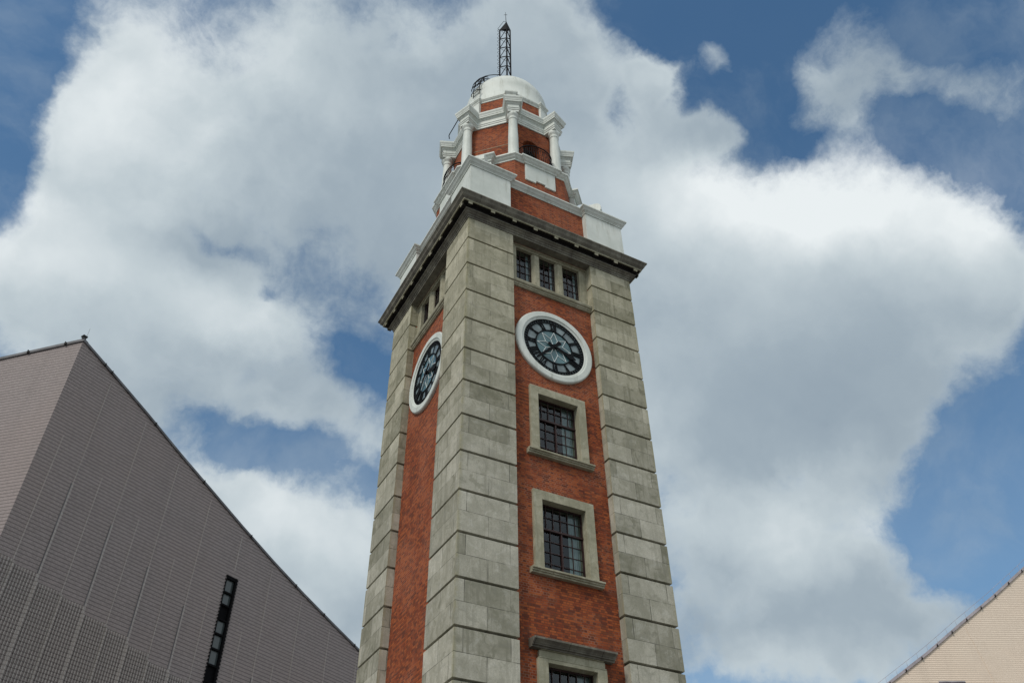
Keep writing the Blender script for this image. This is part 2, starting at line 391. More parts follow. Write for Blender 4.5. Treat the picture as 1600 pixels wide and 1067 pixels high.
# ------------------------------------------------------------------ mesh helpers
class MB:
    def __init__(s): s.v = []; s.f = []; s.mi = []; s.sm = []
    def face(s, pts, mi=0, sm=False):
        i = len(s.v); s.v += [tuple(p) for p in pts]; s.f.append(tuple(range(i, i + len(pts)))); s.mi.append(mi); s.sm.append(sm)
    def grid(s, loops, closed=True, mi=0, sm=False, capa=False, capb=False):
        n = len(loops[0]); base = len(s.v)
        for L in loops: s.v += [tuple(p) for p in L]
        for a in range(len(loops) - 1):
            for i in range(n if closed else n - 1):
                j = (i + 1) % n
                s.f.append((base + a * n + i, base + a * n + j, base + (a + 1) * n + j, base + (a + 1) * n + i)); s.mi.append(mi); s.sm.append(sm)
        if capa: s.f.append(tuple(base + i for i in range(n))); s.mi.append(mi); s.sm.append(False)
        if capb: s.f.append(tuple(base + (len(loops) - 1) * n + i for i in range(n))); s.mi.append(mi); s.sm.append(False)
    def box(s, fr, t0, t1, d0, d1, z0, z1, mi=0):
        P = [fr(t, d, z) for z in (z0, z1) for t, d in ((t0, d0), (t1, d0), (t1, d1), (t0, d1))]
        s.grid([P[:4], P[4:]], mi=mi, capa=True, capb=True)
    def prism(s, fr, poly, t0, t1, mi=0):        # poly in (d, z), swept along t
        s.grid([[fr(t0, d, z) for d, z in poly], [fr(t1, d, z) for d, z in poly]], mi=mi, capa=True, capb=True)
    def tube(s, pts, r, n=8, mi=0, cap=True):
        pts = [Vector(p) for p in pts]; loops = []
        up = None
        for i, p in enumerate(pts):
            a = pts[max(0, i - 1)]; b = pts[min(len(pts) - 1, i + 1)]; t = (b - a).normalized()
            if up is None: up = t.orthogonal().normalized()
            up = (up - t * up.dot(t)).normalized(); sd_ = t.cross(up)
            rr = r[i] if isinstance(r, (list, tuple)) else r
            loops.append([p + up * (rr * math.cos(2 * math.pi * k / n)) + sd_ * (rr * math.sin(2 * math.pi * k / n)) for k in range(n)])
        s.grid(loops, mi=mi, sm=n > 5, capa=cap, capb=cap)
    def lathe(s, prof, c=(0, 0), n=48, mi=0, capb=True, capa=False):
        s.grid([[(c[0] + r * math.cos(2 * math.pi * k / n), c[1] + r * math.sin(2 * math.pi * k / n), z) for k in range(n)] for r, z in prof], mi=mi, sm=True, capa=capa, capb=capb)
    def sweep(s, path, prof, mi=0, capa=False, capb=False):   # closed ccw path (x,y), profile (outward offset, z), mitred
        n = len(path); nrm = []
        for i in range(n):
            a = Vector(path[i - 1]); b = Vector(path[i]); c = Vector(path[(i + 1) % n])
            e1 = (b - a).normalized(); e2 = (c - b).normalized()
            n1 = Vector((e1.y, -e1.x)); n2 = Vector((e2.y, -e2.x))
            nrm.append((n1 + n2) / max(1 + n1.dot(n2), .15))
        s.grid([[(path[i][0] + nrm[i].x * o, path[i][1] + nrm[i].y * o, z) for i in range(n)] for o, z in prof], mi=mi, capa=capa, capb=capb)
    def build(s, name, mats, parent=None, bevel=0.0):
        me = bpy.data.meshes.new(name); me.from_pydata(s.v, [], s.f)
        for m in (mats if isinstance(mats, (list, tuple)) else [mats]): me.materials.append(MATS[m])
        me.polygons.foreach_set('material_index', s.mi); me.polygons.foreach_set('use_smooth', s.sm)
        bm = bmesh.new(); bm.from_mesh(me); bmesh.ops.recalc_face_normals(bm, faces=bm.faces); bm.to_mesh(me); bm.free(); me.update()
        o = bpy.data.objects.new(name, me); COL.objects.link(o)
        if parent: o.parent = parent
        if bevel:
            b = o.modifiers.new('bevel', 'BEVEL'); b.width = bevel; b.segments = 2; b.limit_method = 'ANGLE'; b.angle_limit = R(40)
        return o
def frame(az):                                  # wall frame: t along wall, d outwards from the tower axis, z up
    n = Vector((math.cos(R(az)), math.sin(R(az)))); t = Vector((-n.y, n.x))
    return lambda tt, d, z: (n.x * d + t.x * tt, n.y * d + t.y * tt, z)
def thing(name, label, cat, loc=(0, 0, 0), group=None):
    o = bpy.data.objects.new(name, None); COL.objects.link(o); o.location = loc; o['label'] = label; o['category'] = cat
    if group: o['group'] = group
    return o
def octa(ap): return [tuple(ap / math.cos(R(22.5)) * c for c in (math.cos(R(22.5 + 45 * k)), math.sin(R(22.5 + 45 * k)))) for k in range(8)]

# ------------------------------------------------------------------ ground
gm = MB(); gm.face([(-3000, -3000, 0), (3000, -3000, 0), (3000, 3000, 0), (-3000, 3000, 0)])
go = gm.build('ground', 'paving'); go['kind'] = 'structure'

# ------------------------------------------------------------------ clock tower
T = thing('clock_tower', 'red brick clock tower with grey stone corners, white domed belfry and iron mast', 'clock tower')
FRONT, LEFT, BACK, RIGHT = -90, 180, 90, 0
PAN = 3.23                                      # brick panel plane
# shaft walls with openings
def wall(name, az, holes, round_hole=None):
    fr = frame(az); b = MB()
    xs = sorted({-1.69, 1.69, *[h[0] for h in holes], *[h[1] for h in holes]}); zs = sorted({0.0, 25.66, *[h[2] for h in holes], *[h[3] for h in holes]})
    for i in range(len(xs) - 1):
        for j in range(len(zs) - 1):
            cx, cz = (xs[i] + xs[i + 1]) / 2, (zs[j] + zs[j + 1]) / 2
            if any(h[0] < cx < h[1] and h[2] < cz < h[3] for h in holes): continue
            b.face([fr(xs[i], PAN, zs[j]), fr(xs[i + 1], PAN, zs[j]), fr(xs[i + 1], PAN, zs[j + 1]), fr(xs[i], PAN, zs[j + 1])])
    for h in holes:
        for t in h[:2]: b.face([fr(t, PAN, h[2]), fr(t, PAN - .45, h[2]), fr(t, PAN - .45, h[3]), fr(t, PAN, h[3])])
        for z in h[2:]: b.face([fr(h[0], PAN, z), fr(h[1], PAN, z), fr(h[1], PAN - .45, z), fr(h[0], PAN - .45, z)])
    return b.build(name, 'red_brick', T)
W_OP = [(16.5, 18.70), (12.6, 14.80), (7.6, 10.02)]
TRI = (-1.69, 1.69, 23.66, 25.64)
wall('brick_wall', FRONT, [(-.80, .80, z0 - .04, z1 + .05) for z0, z1 in W_OP] + [TRI])
wall('brick_wall', LEFT, [TRI]); wall('brick_wall', BACK, []); wall('brick_wall', RIGHT, [])
# granite corner piers with rusticated grooves
zs = [24.608 - 1.29003 * k for k in range(19)]
prof = [(0, 25.655)]
for z in zs:
    prof += [(0, z + .034), (-.010, z + .028), (-.12, z + .026), (-.12, z - .022), (-.02, z - .038), (0, z - .050)]
prof += [(0, 1.2), (.08, 1.1), (.08, 0)]
for sx, sy in ((-1, -1), (1, -1), (1, 1), (-1, 1)):
    L = [(-3.5, -3.5), (-1.67, -3.5), (-1.67, -3.10), (-3.10, -3.10), (-3.10, -1.67), (-3.5, -1.67)]
    P = [(-x * sx, -y * sy) for x, y in L]
    if sx * sy < 0: P = P[::-1]
    b = MB(); b.sweep(P, prof, capa=True, capb=True); b.build('corner_pier', 'granite_quoins', T)
# dark rooms behind the windows
lin = MB()
for z in (7.3, 11.6, 15.6, 19.3, 23.2, 25.63): lin.face([(-3.1, -3.1, z), (3.1, -3.1, z), (3.1, 3.1, z), (-3.1, 3.1, z)])
lin.face([(1.5, -3.1, 0), (1.5, 3.1, 0), (1.5, 3.1, 25.6), (1.5, -3.1, 25.6)])
lin.face([(-3.1, 1.2, 0), (3.1, 1.2, 0), (3.1, 1.2, 25.6), (-3.1, 1.2, 25.6)])
lin.build('inner_floors', 'dark_room', T)

# big framed windows
def window(az, z0, z1, hood=False):
    fr = frame(az); b = MB(); D1 = 3.335; w0, w1 = .745, 1.04
    for s_ in (-1, 1):
        t0, t1 = sorted((s_ * w0, s_ * w1)); b.box(fr, t0, t1, 2.86, D1, z0, z1 + (.30 if not hood else .10))
    if hood:
        b.box(fr, -w0, w0, 2.86, D1, z1, z1 + .10); b.box(fr, -1.0, 1.0, PAN - .02, D1 - .02, z1 + .102, z1 + .305)
        b.prism(fr, [(PAN - .02, z1 + .307), (3.36, z1 + .307), (3.36, z1 + .335)], -.96, .96)
        b.box(fr, -1.02, 1.02, PAN - .02, D1 + .01, z1 + .10, z1 + .13)
    else: b.box(fr, -w0, w0, 2.86, D1, z1, z1 + .30)
    o = b.build('window', 'trim_stone', T, bevel=.008)
    if hood:
        h = MB(); zb = z1 + .32
        pr = [(3.2, zb), (3.40, zb), (3.40, zb + .04), (3.455, zb + .045), (3.455, zb + .07), (3.47, zb + .075), (3.50, zb + .11), (3.56, zb + .15), (3.58, zb + .16), (3.58, zb + .215), (3.2, zb + .26)]
        h.prism(fr, pr, -1.26, 1.26); h.build('hood', 'sooty_stone', o, bevel=.006)
    sl_ = MB(); zb = z0 - .17
    pr = [(3.0, zb), (3.36, zb), (3.36, zb + .045), (3.40, zb + .05), (3.40, zb + .09), (3.45, zb + .10), (3.45, z0 - .02), (3.40, z0), (3.0, z0 + .01)]
    sl_.prism(fr, pr, -1.17, 1.17); sl_.build('sill', 'trim_stone', o, bevel=.006)
    gd = 3.04; gl = MB(); gl.face([fr(-w0, gd, z0), fr(w0, gd, z0), fr(w0, gd, z1), fr(-w0, gd, z1)]); gl.build('glass', 'window_glass', o)
    m = MB(); H = z1 - z0; zt = z0 + H * .63
    for t in (-w0 + .02, w0 - .02): m.box(fr, t - .018, t + .018, gd - .02, gd + .05, z0, z1)
    for z in (z0 + .03, z1 - .02): m.box(fr, -w0, w0, gd - .02, gd + .048, z - .03, z + .03)
    m.box(fr, -w0, w0, gd - .02, gd + .075, zt - .028, zt + .028)
    m.box(fr, -.022, .022, gd - .02, gd + .06, z0, zt - .029)
    for t in (-.37, .37): m.box(fr, t - .011, t + .011, gd + .004, gd + .035, z0, zt - .036)
    for k in range(1, 4): m.box(fr, -w0, w0, gd + .003, gd + .030, z0 + (zt - z0) * k / 4 - .011, z0 + (zt - z0) * k / 4 + .011)
    for k in range(1, 6): m.box(fr, -w0 + 1.49 * k / 6 - .010, -w0 + 1.49 * k / 6 + .010, gd + .004, gd + .035, zt + .036, z1)
    m.box(fr, -w0, w0, gd + .003, gd + .030, (zt + z1) / 2 - .011, (zt + z1) / 2 + .011)
    m.build('glazing_bars', 'bar_red', o)
    c = MB(); N = 18
    c.grid([[fr(.36 + .40 * k / N, gd - .16 + .035 * math.sin(k * 2.1), z) for k in range(N + 1)] for z in (z0 - .1, z1 + .1)], closed=False, sm=True); c.build('curtain', 'curtain_cloth', o)
    return o
window(FRONT, *W_OP[0]); window(FRONT, *W_OP[1]); window(FRONT, *W_OP[2], hood=True)

# triple window under the cornice
def triple(az):
    fr = frame(az); D1 = 3.17; zb, zt = 23.66, 25.50; b = MB()
    ops = [(-1.36, -.68), (-.33, .33), (.68, 1.36)]
    b.box(fr, -1.70, -1.36, 2.8, D1, zb, 25.65); b.box(fr, 1.36, 1.70, 2.8, D1, zb, 25.65); b.box(fr, -1.358, 1.358, 2.8, D1 - .003, zt, 25.65)
    b.box(fr, -1.68, 1.68, 2.8, D1 + .05, zt + .09, 25.652)
    for s_ in (-1, 1):
        c = s_ * .505; q = [(c - .172, 2.8), (c + .172, 2.8), (c + .172, D1 - .09), (c + .09, D1 + .012), (c - .09, D1 + .012), (c - .172, D1 - .09)]
        b.grid([[fr(t, d, z) for t, d in q] for z in (zb, zt - .06)], capa=True, capb=True)
        q2 = [(c + (t - c) * 1.0, d) for t, d in q]
        b.grid([[fr(t, d, zt - .06) for t, d in q], [fr(c + (t - c) * .9, min(d, D1 - .04), zt + .002) for t, d in q2]], capa=True, capb=True)
    o = b.build('window', 'trim_stone', T, bevel=.008)
    s1 = MB(); pr = [(2.8, 23.34), (3.30, 23.34), (3.30, 23.38), (3.34, 23.40), (3.34, 23.46), (3.39, 23.48), (3.41, 23.54), (3.41, 23.585), (3.2, 23.66), (2.8, 23.68)]
    s1.prism(fr, pr, -1.668, 1.668); s1.build('sill', 'trim_stone', o, bevel=.006)
    gl = MB(); m = MB(); gd = 3.0; cu_ = MB()
    for a, c in ops:
        gl.face([fr(a, gd, zb), fr(c, gd, zb), fr(c, gd, zt), fr(a, gd, zt)])
        for k in (0, 1, 2, 3):
            t = a + (c - a) * k / 3; w_ = .016 if k in (0, 3) else .008
            m.box(fr, t - w_, t + w_, gd + .004, gd + .035, zb, zt)
        m.box(fr, c - .085, c - .073, gd + .004, gd + .036, zb, zt)
        for k in range(6):
            z = zb + (zt - zb) * k / 5; m.box(fr, a, c, gd + .003, gd + .030, z - .008, z + .008)
        cu_ = MB(); N = 8; cu_.grid([[fr(c - .13 + .12 * k / N, gd - .12 + .02 * math.sin(k * 2.1), z) for k in range(N + 1)] for z in (zb, zt)], closed=False, sm=True); cu_.build('curtain', 'curtain_cloth', o)
    gl.build('glass', 'window_glass', o); m.build('glazing_bars', 'bar_red', o)
triple(FRONT); triple(LEFT)

# clocks
def clock(az):
    fr = frame(az); CZ = 21.02; N = 72
    P = lambda r, a, d: fr(r * math.sin(a), d, CZ + r * math.cos(a))          # a clockwise from XII
    def ring(b, r0, r1, d0, d1, mi=0, n=N):
        b.grid([[P(r, 2 * math.pi * k / n, d) for k in range(n)] for r, d in ((r0, d0), (r0, d1), (r1, d1), (r1, d0))], mi=mi, sm=False)
    def bar(b, r0, a0, r1, a1, w_, d0, d1):                                   # straight bar between polar points
        x0, y0, x1, y1 = r0 * math.sin(a0), r0 * math.cos(a0), r1 * math.sin(a1), r1 * math.cos(a1)
        barxy(b, x0, y0, x1, y1, w_, w_, d0, d1)
    def barxy(b, x0, y0, x1, y1, wa, wb, d0, d1):
        l = math.hypot(x1 - x0, y1 - y0) or 1; nx, ny = -(y1 - y0) / l, (x1 - x0) / l
        q = [(x0 + nx * wa / 2, y0 + ny * wa / 2), (x0 - nx * wa / 2, y0 - ny * wa / 2), (x1 - nx * wb / 2, y1 - ny * wb / 2), (x1 + nx * wb / 2, y1 + ny * wb / 2)]
        b.grid([[fr(x, d, CZ + y) for x, y in q] for d in (d0, d1)], capa=True, capb=True)
    b = MB(); n = N
    b.face([P(1.22, 2 * math.pi * k / n, PAN + .015) for k in range(n)])
    dial = b.build('clock_face', 'dial_milk', T)
    b = MB(); b.grid([[P(.70, 2 * math.pi * k / n, d) for k in range(n)] for d in (PAN + .01, PAN + .022)], capb=True); b.build('centre_glass', 'dial_teal', dial)
    b = MB()
    pr = [(1.19, PAN - .02), (1.19, PAN + .06), (1.215, PAN + .075), (1.26, PAN + .078), (1.275, PAN + .085), (1.275, PAN + .105), (1.30, PAN + .115), (1.47, PAN + .11), (1.50, PAN + .09), (1.515, PAN + .06), (1.515, PAN - .02)]
    b.grid([[P(r, 2 * math.pi * k / n, d) for k in range(n)] for r, d in pr], sm=False); bz = b.build('bezel', 'white_paint', dial)
    b = MB(); ring(b, 1.165, 1.195, PAN + .03, PAN + .055); ring(b, 1.045, 1.075, PAN + .03, PAN + .052); ring(b, .695, .735, PAN + .02, PAN + .050)
    for k in range(60):
        a = 2 * math.pi * k / 60; bar(b, 1.07, a, 1.17, a, .042 if k % 5 else .07, PAN + .03, PAN + .053)
    b.build('minute_ring', 'clock_black', dial)
    NUM = ['XII', 'I', 'II', 'III', 'IIII', 'V', 'VI', 'VII', 'VIII', 'IX', 'X', 'XI']
    wid = {'I': .066, 'V': .135, 'X': .135}
    for k, s_ in enumerate(NUM):
        a = 2 * math.pi * k / 12; er = (math.sin(a), math.cos(a)); et = (math.cos(a), -math.sin(a)); tot = sum(wid[c] for c in s_); x = -tot / 2
        r0, r1 = .715, 1.06
        def st(xa, ra, xb, rb, w_): barxy(b, er[0] * ra + et[0] * xa, er[1] * ra + et[1] * xa, er[0] * rb + et[0] * xb, er[1] * rb + et[1] * xb, w_, w_, PAN + .028, PAN + .049 + .0007 * len(b.f) % .002)
        b = MB()
        for c in s_:
            wc = wid[c]; xc = x + wc / 2
            if c == 'I': st(xc, r0, xc, r1, .040)
            if c == 'V': st(xc, r0, xc - wc * .36, r1, .042); st(xc, r0, xc + wc * .36, r1, .020)
            if c == 'X': st(xc + wc * .36, r0, xc - wc * .36, r1, .042); st(xc - wc * .36, r0, xc + wc * .36, r1, .020)
            x += wc
        for rr in (r0 + .015, r1 - .015): st(-tot / 2, rr, tot / 2, rr, .022)
        b.build('numeral', 'clock_black', dial)
    b = MB()
    for k in range(8):
        a0 = math.pi * k / 4 + .03; ai = a0 + math.pi / 8; aj = a0 - math.pi / 8
        bar(b, .03, ai, .357, ai, .020, PAN + .024, PAN + .036)
        bar(b, .357, ai, .665, a0, .020, PAN + .024, PAN + .037); bar(b, .357, aj, .665, a0, .020, PAN + .024, PAN + .038)
    b.build('star_lattice', 'star_white', dial)
    am = 2 * math.pi * 37.3 / 60; ah = 2 * math.pi * (3 + 38 / 60) / 12
    def hand(name, a, L_, tail, w0, w1, spade, d):
        b = MB(); s_, c_ = math.sin(a), math.cos(a)
        X = lambda r, t: (s_ * r + c_ * t, c_ * r - s_ * t)
        if spade:
            out_ = [(-tail, .05), (-tail * .8, .075), (-tail * .55, .035), (0, .055), (L_ * .45, .055), (L_ * .62, .08), (L_ * .72, .13), (L_ * .80, .115), (L_ * .90, .05), (L_, .02)]
        else:
            out_ = [(-tail, .085), (-tail * .75, .08), (-tail * .35, w0 / 2), (0, w0 / 2), (L_ * .93, w1 / 2), (L_, .008)]
        pts = [X(r, t) for r, t in out_] + [X(r, -t) for r, t in reversed(out_)]
        b.grid([[fr(x, dd, CZ + y) for x, y in pts] for dd in (d, d + .02)], capa=True, capb=True)
        b.grid([[fr(.075 * math.sin(q), dd, CZ + .075 * math.cos(q)) for q in [2 * math.pi * k / 16 for k in range(16)]] for dd in (PAN + .02, d + .03)], capb=True)
        b.build(name, 'clock_black', dial)
    hand('hour_hand', ah, .88, .26, .1, .05, True, PAN + .062)
    hand('minute_hand', am, 1.08, .32, .115, .085, False, PAN + .095)
clock(FRONT); clock(LEFT)

# main cornice
SQ = lambda h: [(-h, -h), (h, -h), (h, h), (-h, h)]
b = MB(); b.sweep(SQ(3.5), [(-.35, 25.655), (.03, 25.655), (.03, 25.74), (.06, 25.745), (.06, 25.81), (.10, 25.83), (.14, 25.88), (.20, 25.90), (.20, 25.94), (.0, 25.96)]); b.build('bed_moulding', 'sooty_stone', T, bevel=.006)
b = MB(); b.sweep(SQ(3.5), [(.17, 25.93), (.17, 26.10), (.36, 26.10)]); b.build('modillion_recess', 'shade_soot_black', T)  # recess shade is put into the colour, along with its dirt
b = MB(); b.sweep(SQ(3.5), [(.345, 26.13), (.345, 26.094), (.385, 26.094), (.385, 26.145), (.36, 26.15)]); b.build('corona_fillet', 'trim_stone', T)
b = MB(); b.sweep(SQ(3.5), [(.35, 26.148), (.40, 26.15), (.40, 26.175), (.43, 26.20), (.475, 26.25), (.50, 26.32), (.545, 26.385), (.565, 26.40), (.565, 26.455), (.2, 26.50), (-.6, 26.52)], capb=True)
b.build('cornice', 'sooty_stone', T, bevel=.006)
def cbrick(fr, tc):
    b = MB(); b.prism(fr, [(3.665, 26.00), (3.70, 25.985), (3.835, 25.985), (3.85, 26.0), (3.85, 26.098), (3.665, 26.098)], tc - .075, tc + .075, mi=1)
    b.box(fr, tc - .077, tc + .077, 3.845, 3.866, 25.975, 26.09); b.box(fr, tc - .085, tc + .085, 3.80, 3.876, 26.060, 26.0995); b.build('modillion', ['trim_stone', 'shade_soot_black'], T)
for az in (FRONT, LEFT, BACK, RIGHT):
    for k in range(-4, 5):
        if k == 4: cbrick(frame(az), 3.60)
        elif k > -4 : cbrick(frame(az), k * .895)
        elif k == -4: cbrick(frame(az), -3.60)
# parapet: brick between white corner pedestals
PB, PP, PJ = 3.22, 3.47, 1.73
b = MB(); b.sweep(SQ(PB), [(0, 26.4), (0, 28.82)]); b.build('parapet_wall', 'red_brick', T)
path = []
for az in (-90, 0, 90, 180):
    fr = frame(az); path += [fr(-PP, PP, 0)[:2], fr(-PJ, PP, 0)[:2], fr(-PJ, PB, 0)[:2], fr(PJ, PB, 0)[:2], fr(PJ, PP, 0)[:2]]
for q, az in enumerate((-135, -45, 45, 135)):
    sx, sy = math.copysign(1, math.cos(R(az))), math.copysign(1, math.sin(R(az)))
    P = [(sx * x, sy * y) for x, y in ((PP, PP), (PJ, PP), (PJ, PB - .1), (PB - .1, PB - .1), (PB - .1, PJ), (PP, PJ))]
    if sx * sy > 0: P = P
    b = MB(); A = sum(P[i][0] * P[(i + 1) % 6][1] - P[(i + 1) % 6][0] * P[i][1] for i in range(6))
    if A < 0: P = P[::-1]
    b.sweep(P, [(.035, 26.45), (.035, 26.62), (.0, 26.64), (0, 28.81)]); b.build('corner_pedestal', 'white_paint', T, bevel=.006)
b = MB(); b.sweep(path, [(-.03, 28.80), (.035, 28.80), (.035, 28.86), (.055, 28.87), (.055, 28.90), (.10, 28.94), (.135, 29.00), (.175, 29.05), (.20, 29.065), (.20, 29.13), (.12, 29.155), (-.25, 29.17)], capb=True)
b.build('coping', 'white_paint', T)

# octagonal base of the belfry
BA = 2.90
b = MB(); b.sweep(octa(BA), [(0, 29.0), (0, 31.34)]); b.build('octagon_wall', 'red_brick', T)
path = []
for k in range(8):
    az = -90 + 45 * k; fr = frame(az); hw = BA * math.tan(R(22.5))
    if k % 2 == 0: hj, ex = .76, .075
    else: hj, ex = .24, .25
    path += [fr(-hw, BA, 0)[:2], fr(-hj, BA, 0)[:2], fr(-hj, BA + ex, 0)[:2], fr(hj, BA + ex, 0)[:2], fr(hj, BA, 0)[:2]]
b = MB(); b.sweep(path, [(-.05, 31.22), (.03, 31.22), (.03, 31.29), (.06, 31.31), (.10, 31.34), (.14, 31.40), (.17, 31.42), (.17, 31.445), (.20, 31.45), (.20, 31.53), (.1, 31.56), (-.02, 31.57)], capb=True)
b.build('octagon_coping', 'white_paint', T)
for az in (-90, 0, 90, 180):
    fr = frame(az); b = MB(); o_, i_ = 2.955, 2.85
    q = [(-.72, 31.23), (.72, 31.23), (.72, 30.20), (.22, 30.20), (.22, 30.33), (-.22, 30.33), (-.22, 30.20), (-.72, 30.20)]
    b.grid([[fr(t, d, z) for t, z in q] for d in (i_, o_)], capa=True, capb=True); b.build('white_panel', 'white_paint', T)
for az in (-135, -45, 45, 135):
    fr = frame(az); b = MB(); pf = [(2.7, 29.1), (2.7, 31.21), (3.12, 31.21), (3.12, 31.0)]
    for k in range(11):
        a = math.pi / 2 * k / 10; pf.append((3.12 + .50 * (1 - math.cos(a)), 31.0 - .72 * math.sin(a)))
    pf += [(3.66, 30.25), (3.66, 29.1)]
    b.prism(fr, pf, -.24, .24)
    pf = [(3.60, 29.1), (3.60, 30.30), (3.66, 30.37), (4.02, 30.37)]
    for k in range(1, 7):
        a = math.pi / 2 * k / 6; pf.append((4.02 + .22 * math.sin(a), 30.15 + .22 * math.cos(a)))
    pf += [(4.24, 29.95), (4.20, 29.93), (4.20, 29.6), (4.32, 29.55), (4.32, 29.1)]
    b.prism(fr, pf, -.317, .317); b.build('scroll_buttress', 'white_paint', T, bevel=.012)

# belfry drum, arched openings on the two seen sides
DA = 2.30
b = MB(); hw = DA * math.tan(R(22.5))
for k in range(8):
    az = -90 + 45 * k; fr = frame(az); z0, z1 = 31.4, 35.0
    if k in (0, 6):
        aw, zs_ = .42, 33.58; arc = [(-aw * math.cos(math.pi * i / 16), zs_ + aw * math.sin(math.pi * i / 16)) for i in range(17)]
        b.face([fr(t, DA, z) for t, z in ((-hw, z0), (-aw, z0), (-aw, zs_), (-hw, zs_))]); b.face([fr(t, DA, z) for t, z in ((aw, z0), (hw, z0), (hw, zs_), (aw, zs_))])
        b.face([fr(-hw, DA, zs_), fr(-aw, DA, zs_), *[fr(t, DA, z) for t, z in arc[1:9]], fr(0, DA, z1), fr(-hw, DA, z1)])
        b.face([fr(hw, DA, zs_), fr(aw, DA, zs_), *[fr(t, DA, z) for t, z in reversed(arc[8:16])], fr(0, DA, z1), fr(hw, DA, z1)])
        lo = [(-aw, z0)] + arc + [(aw, z0)]
        b.grid([[fr(t, d, z) for t, z in lo] for d in (DA, DA - .42)], closed=False)
    else: b.face([fr(-hw, DA, z0), fr(hw, DA, z0), fr(hw, DA, z1), fr(-hw, DA, z1)])
drum = b.build('belfry_wall', 'red_brick', T)
for k in (0, 6):                                # ring of brick voussoirs standing 2 cm proud
    fr = frame(-90 + 45 * k); v = MB()
    for i in range(18):
        a0, a1 = math.pi * (i + .06) / 18, math.pi * (i + .94) / 18
        q = [(r * -math.cos(a), 33.58 + r * math.sin(a)) for r, a in ((.425, a0), (.425, a1), (.66, a1), (.66, a0))]
        v.grid([[fr(t, d, z) for t, z in q] for d in (DA - .05, DA + .018)], capa=True, capb=True)
    v.build('brick_arch', 'red_brick', drum)
b = MB(); b.sweep(octa(1.86), [(0, 31.5), (0, 32.9)]); b.face([(x, y, 32.9) for x, y in octa(1.86)]); b.build('belfry_core', 'dark_room', T)
# string line across the blind faces
for k in (1, 3, 5, 7):
    fr = frame(-90 + 45 * k); b = MB(); b.box(fr, -.85, .85, DA - .02, DA + .012, 33.30, 33.325); b.build('mortar_seam', 'trim_stone', T)
# columns
for k in range(8):
    a = R(22.5 + 45 * k); c = (2.785 * math.cos(a), 2.785 * math.sin(a)); b = MB()
    b.lathe([(.30, 31.55), (.30, 31.68), (.285, 31.74), (.25, 31.77), (.235, 31.85), (.232, 32.4), (.225, 33.2), (.205, 34.0), (.192, 34.50), (.192, 34.52), (.215, 34.535), (.222, 34.555), (.215, 34.575), (.192, 34.59),
             (.192, 34.72), (.215, 34.76), (.250, 34.82), (.262, 34.86), (.262, 34.95)], c, 32); b.build('column', 'white_paint', T)
# entablature and attic, both stepping out over the columns
def ressaut_path(ap, rap, half):
    P = []
    for k in range(8):
        a = 22.5 + 45 * k; fr = frame(a); r0 = (ap - half * math.sin(R(22.5))) / math.cos(R(22.5))
        P += [fr(-half, r0, 0)[:2], fr(-half, rap, 0)[:2], fr(half, rap, 0)[:2], fr(half, r0, 0)[:2]]
    return P
b = MB(); b.sweep(ressaut_path(2.35, 3.035, .256), [(0, 34.94), (0, 35.06), (.025, 35.07), (.025, 35.16), (.05, 35.175), (.05, 35.20), (.0, 35.215), (0, 35.47), (.03, 35.49), (.06, 35.54), (.06, 35.565), (.125, 35.575), (.125, 35.66), (.14, 35.67),
    (.15, 35.74), (.175, 35.80), (.19, 35.83), (.19, 35.925), (.1, 35.95), (-.1, 35.97)], capa=True, capb=True); b.build('entablature', 'white_paint', T)
b = MB(); b.sweep(octa(2.08), [(0, 35.9), (0, 37.42)]); b.build('attic_wall', 'red_brick', T)
for k in range(8):
    fr = frame(22.5 + 45 * k); b = MB(); b.box(fr, -.205, .205, 1.9, 2.29, 35.9, 37.38); b.build('attic_pilaster', 'white_paint', T, bevel=.006)
b = MB(); b.sweep(ressaut_path(2.09, 2.29, .205), [(-.02, 37.36), (.02, 37.36), (.02, 37.42), (.05, 37.46), (.08, 37.50), (.08, 37.53), (.10, 37.54), (.10, 37.64), (.0, 37.68), (-.04, 37.69)], capa=True, capb=True); b.build('attic_coping', 'white_paint', T)
# dome
DR, DZ = 2.07, 38.85
b = MB(); b.lathe([(DR + .03, 37.6), (DR + .03, 37.8), (DR, 37.82), (DR, DZ)] + [(DR * math.cos(math.pi / 2 * k / 24), DZ + DR * math.sin(math.pi / 2 * k / 24)) for k in range(1, 24)] + [(.02, DZ + DR)], n=96)
b.build('dome', 'white_paint', T)
# hooped ladder up the dome
LA = 200.0
fr = frame(LA); b = MB()
def dp(t, r, a): return fr(t, r * math.cos(a), DZ + r * math.sin(a))
ang = [R(v) for v in range(-14, 92, 5)]
for t in (-.2, .2): b.tube([dp(t, DR + .12, a) if a > 0 else fr(t, DR + .12, DZ + (DR + .12) * math.sin(a)) for a in ang], .022)
for a in [R(v) for v in range(-12, 90, 8)]: b.tube([dp(-.2, DR + .12, max(a, 0)) if a > 0 else fr(-.2, DR + .12, DZ + (DR + .12) * math.sin(a)), dp(.2, DR + .12, a) if a > 0 else fr(.2, DR + .12, DZ + (DR + .12) * math.sin(a))], .014)
lad = b.build('dome_ladder', 'black_iron', T)
b = MB()
for a in [R(v) for v in (-8, 4, 16, 28, 40)]:
    pts = []
    for i in range(13):
        q = math.pi * i / 12; t = -.30 * math.cos(q); r = DR + .12 + .15 * math.sin(q)
        pts.append(fr(t, r * math.cos(a), DZ + r * math.sin(a)) if a > 0 else fr(t, r, DZ + (DR + .12) * math.sin(a)))
    b.tube(pts, .020)
for q in (R(50), R(90), R(130)):
    b.tube([dp(-.30 * math.cos(q), DR + .12 + .15 * math.sin(q), R(v)) for v in range(0, 41, 4)], .014)
b.build('safety_cage', 'black_iron', lad)
